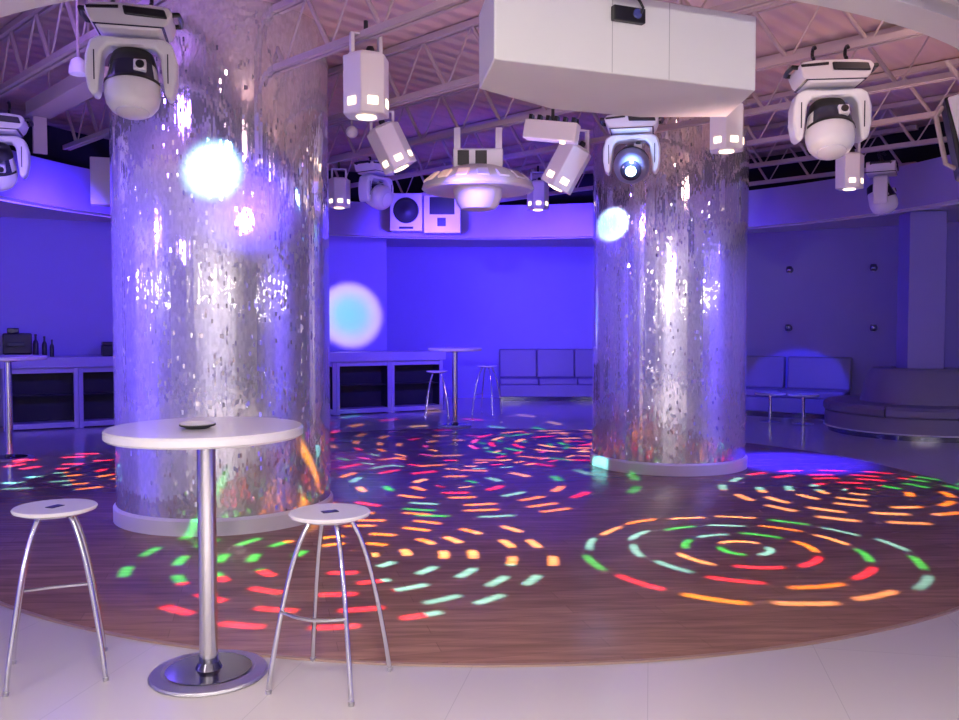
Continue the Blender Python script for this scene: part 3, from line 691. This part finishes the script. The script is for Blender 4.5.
def disc_spot(name, loc, target, radius, energy, stops, edge=.12):
    dist = (Vector(target)-Vector(loc)).length; pr = radius/dist
    o = light('SPOT', name, loc, energy, (1, 1, 1), target, .01, 2*math.degrees(math.atan(pr*1.2)), .02)
    nt, g, px, py = lamp_space(o.data)
    r = g.m('DIVIDE', g.m('SQRT', g.m('ADD', g.m('MULTIPLY', px, px), g.m('MULTIPLY', py, py))), pr)
    em = nt.nodes['Emission']; nt.links.new(g.ramp(r, stops, False), em.inputs['Color']); nt.links.new(g.step(1.0, 1.0-edge, r), em.inputs['Strength'])
    return o
FZ = .011
# patterns on the dance floor
gobo('projector_ring', E_right_can, (1.87, 6.14, FZ), 1.24, 4200, 4, 3, 4.0, .90, .28, 1.0, seed=2)
t_ = at_height(862, 491, FZ)
gobo('projector_right', E_slim, t_, 1.40, 4200, 5, 4, 3.0, .75, .42, .95, by_angle=[(0, YW), (.29, OR), (.51, GR), (.62, RD), (.875, CY)], seed=5)
gobo('projector_front', E_upright, at_height(350, 556, FZ), 1.50, 4800, 6, 5, 2.6, .62, .42, .85, by_angle=[(0, OR), (.07, GR), (.26, RD), (.49, CY), (.64, YW), (.78, OR)], seed=8)
gobo('projector_middle', E_tipped_low, at_height(455, 484, FZ), 1.75, 4200, 6, 4, 2.7, .66, .42, .8, seed=11)
gobo('projector_flower', (.0, 8.6, 2.66), at_height(455, 447, FZ), 1.9, 4600, 7, 5, 3.4, .6, .42, .75, colours=[(0, YW), (.25, RD), (.5, CY), (.65, GR), (.8, OR), (.9, MG)], seed=14)
gobo('projector_back', E_far, at_height(575, 443, FZ), 1.6, 3600, 5, 3, 3.0, .8, .4, .85, colours=[(0, OR), (.3, RD), (.55, GR), (.7, YW), (.85, MG)], seed=17)
gobo('projector_left', (-3.9, 9.6, 2.9), at_height(62, 470, FZ), 1.45, 3600, 5, 4, 3.0, .6, .42, .9, by_angle=[(0, RD), (.3, CY), (.55, OR), (.65, RD)], seed=21)
# white and cyan discs
W_C = [(0, (.22, 1, 1, 1)), (.35, (.30, .95, 1, 1)), (.7, (.8, .8, 1, 1)), (1, (.7, .42, 1, 1))]
disc_spot('disc_on_wall', (-.9, 10.2, 2.75), (-2.36, 16.1, 1.76), .66, 3000, W_C, .25)
p = at_depth(213, 170, 6.52)
disc_spot('disc_on_left_column', (-1.0, 4.4, 3.3), p, .25, 2600, [(0, (.75, 1, 1, 1)), (.6, (.8, .95, 1, 1)), (.85, (.3, .8, 1, 1)), (1, (.3, .75, 1, 1))], .5)
disc_spot('glow_on_left_column', (-1.3, 4.4, 3.3), at_depth(172, 158, 6.6), .28, 200, [(0, (1, .5, .8, 1)), (1, (.9, .4, .9, 1))], .8)
p = at_depth(613, 224, 9.45)
disc_spot('disc_on_right_column', (1.0, 7.4, 2.75), p, .20, 4200, [(0, (.15, 1, 1, 1)), (.6, (.25, .85, 1, 1)), (1, (.7, .6, 1, 1))], .35)
# glow of the lit moving head on its own yoke
light('POINT', 'lit_head_glow', at_depth(631, 165, 7.66)+Vector((-.04, -.26, -.02)), 7, (.25, .45, 1), None, .03)
# saturated blue washes on the back of the room
B = (.085, .038, 1)
for x, y, z, e, tgt in ((-2.6, 10.6, 2.75, 310, (-6, 14, 1.6)), (-.6, 11.6, 2.75, 1150, (-.5, 19, 1.8)), (1.2, 12.0, 2.75, 1150, (1.5, 19, 1.8)), (2.9, 11.8, 2.75, 40, (7, 15, 1.7)), (-4.2, 9.6, 2.75, 310, (-9, 12.5, 1.7))):
    light('SPOT', 'blue_wash', (x, y, z), e, B, tgt, .12, 84 if abs(x) < 2 else 120, 1)
# unseen blue washes added on the front side walls to tint column reflections
for x, e in ((-9, 2200), (9, 1600)):
    light('SPOT', 'blue_side_wash', (x, 2.5, 2.9), e, (.12, .06, 1), (x*1.5, 2.5, 1.4), .12, 140, 1)
# blue stage beams on the flanks of the mirrored columns
for loc_, tg, e in (((-5.0, 4.6, 2.6), (-2.9, 7.3, 1.6), 1700), ((.6, 4.9, 3.0), (-1.6, 6.9, 2.1), 1500), ((-.6, 7.6, 2.9), (1.5, 9.5, 1.9), 600), ((4.6, 8.2, 2.6), (2.7, 9.5, 1.2), 420)):
    light('SPOT', 'blue_column_beam', loc_, e, (.16, .09, 1), tg, .06, 56, 1)
# upward blue / violet wash into the roof and onto the fascia
light('SPOT', 'blue_fascia_left', (-1.5, 6.3, 2.4), 170, B, (-4.5, 11, 3.2), .1, 100, 1)
light('SPOT', 'blue_fascia_mid', (0, 9.0, 2.2), 200, B, (0, 14, 3.3), .1, 120, 1)
light('SPOT', 'blue_fascia_right', (1.9, 8.2, 2.3), 40, B, (4.8, 11.5, 3.2), .1, 100, 1)
# blue pools
light('SPOT', 'blue_pool', (3.3, 10.6, 3.2), 6500, (.022, .016, 1), at_height(795, 462, FZ), .04, 32, .6)
light('SPOT', 'blue_lounge_spot', (4.0, 11.2, 3.0), 800, (.05, .04, 1), (5.35, 14.9, .55), .03, 22, .25)
light('SPOT', 'magenta_pool', (-1.3, 9.2, 3.2), 400, (.45, .05, 1), at_height(345, 462, FZ), .05, 30, .8)
# warm-white house lights of the front of the room, then added fill lamps
for x, y in ((-3.0, -.2), (-.2, .9), (2.6, -.2), (-1.8, -3.0), (1.8, -3.0)):
    light('AREA', 'downlight', (x, y, 3.07), 88, (1, .86, .82), (x, y+.5, 0), .5, spread=115)
for k in range(9):
    light('POINT', 'bar_lamp', (-5.6+1.4*k, -5.8, 2.35), 14, (1, .88, .76), None, .05)
for k in range(7):
    for x in (-12.8, 12.8): light('POINT', 'side_lamp', (x, -4.5+1.5*k, 2.3), 14, (1, .9, .84), None, .05)
for x in (-2.6, 0, 2.6): light('AREA', 'added_wall_wash', (x, -5.0, 3.05), 46, (.78, .72, 1), (x, -6.4, 1.2), .4, spread=120)  # unseen, added to brighten the near wall mirrored in the columns
for x, tg, e in ((-.6, (.7, 4.1, 3.0), 800), (-1.6, (-1.2, 3.9, 1.0), 520)):
    light('SPOT', 'front_fill_spot', (x, -3.5, 2.7), e, (1, .93, .90), tg, .08, 22, .6)  # unseen fill, added to brighten the ceiling box, table and stools
# wide upward spots without fixtures, added to brighten the roof
for loc_, tg, e, c in (((3.6, 7.3, 2.3), (3.2, 7.2, 4), 44, (1, .60, .55)), ((1.5, 5.2, 2.3), (1.8, 6.0, 4), 16, (1, .62, .56)), ((.2, 6.6, 2.2), (.3, 7.2, 4), 30, (.66, .42, .9)), ((-2.6, 5.6, 2.2), (-2.6, 7, 4), 30, (.36, .22, 1))):
    light('SPOT', 'roof_fill_spot', loc_, e, c, tg, .1, 150, .6)
# hidden fill panels added above the ceiling edge to light the deck
light('AREA', 'roof_void_fill', (2.9, 4.9, 3.52), 12, (1, .66, .60), (2.0, 6.6, 4.0), .4)
light('AREA', 'roof_void_fill', (0.2, 4.2, 3.52), 12, (1, .70, .72), (.2, 6.5, 4.0), .4)
light('AREA', 'roof_void_fill', (-2.9, 4.9, 3.52), 14, (.34, .18, 1), (-2, 7.0, 4.0), .4)

w = bpy.data.worlds.new('world'); sc.world = w; w.use_nodes = True
w.node_tree.nodes['Background'].inputs[0].default_value = (.02, .015, .05, 1); w.node_tree.nodes['Background'].inputs[1].default_value = .3

# ------------------------------------------------------------------ camera + view
cd = bpy.data.cameras.new('camera'); cam = bpy.data.objects.new('camera', cd); C.objects.link(cam)
cam.location = (0, 0, HC); cam.rotation_euler = (PI/2-PITCH, 0, 0)
cd.sensor_fit = 'HORIZONTAL'; cd.sensor_width = 36; cd.lens = 36*FPX/959; cd.clip_end = 100
sc.camera = cam
sc.view_settings.view_transform = 'Standard'; sc.view_settings.look = 'None'
sc.view_settings.exposure = 0; sc.view_settings.gamma = 1; sc.view_settings.use_curve_mapping = False
sc.cycles.use_denoising = True
sc.cycles.sample_clamp_indirect = 6
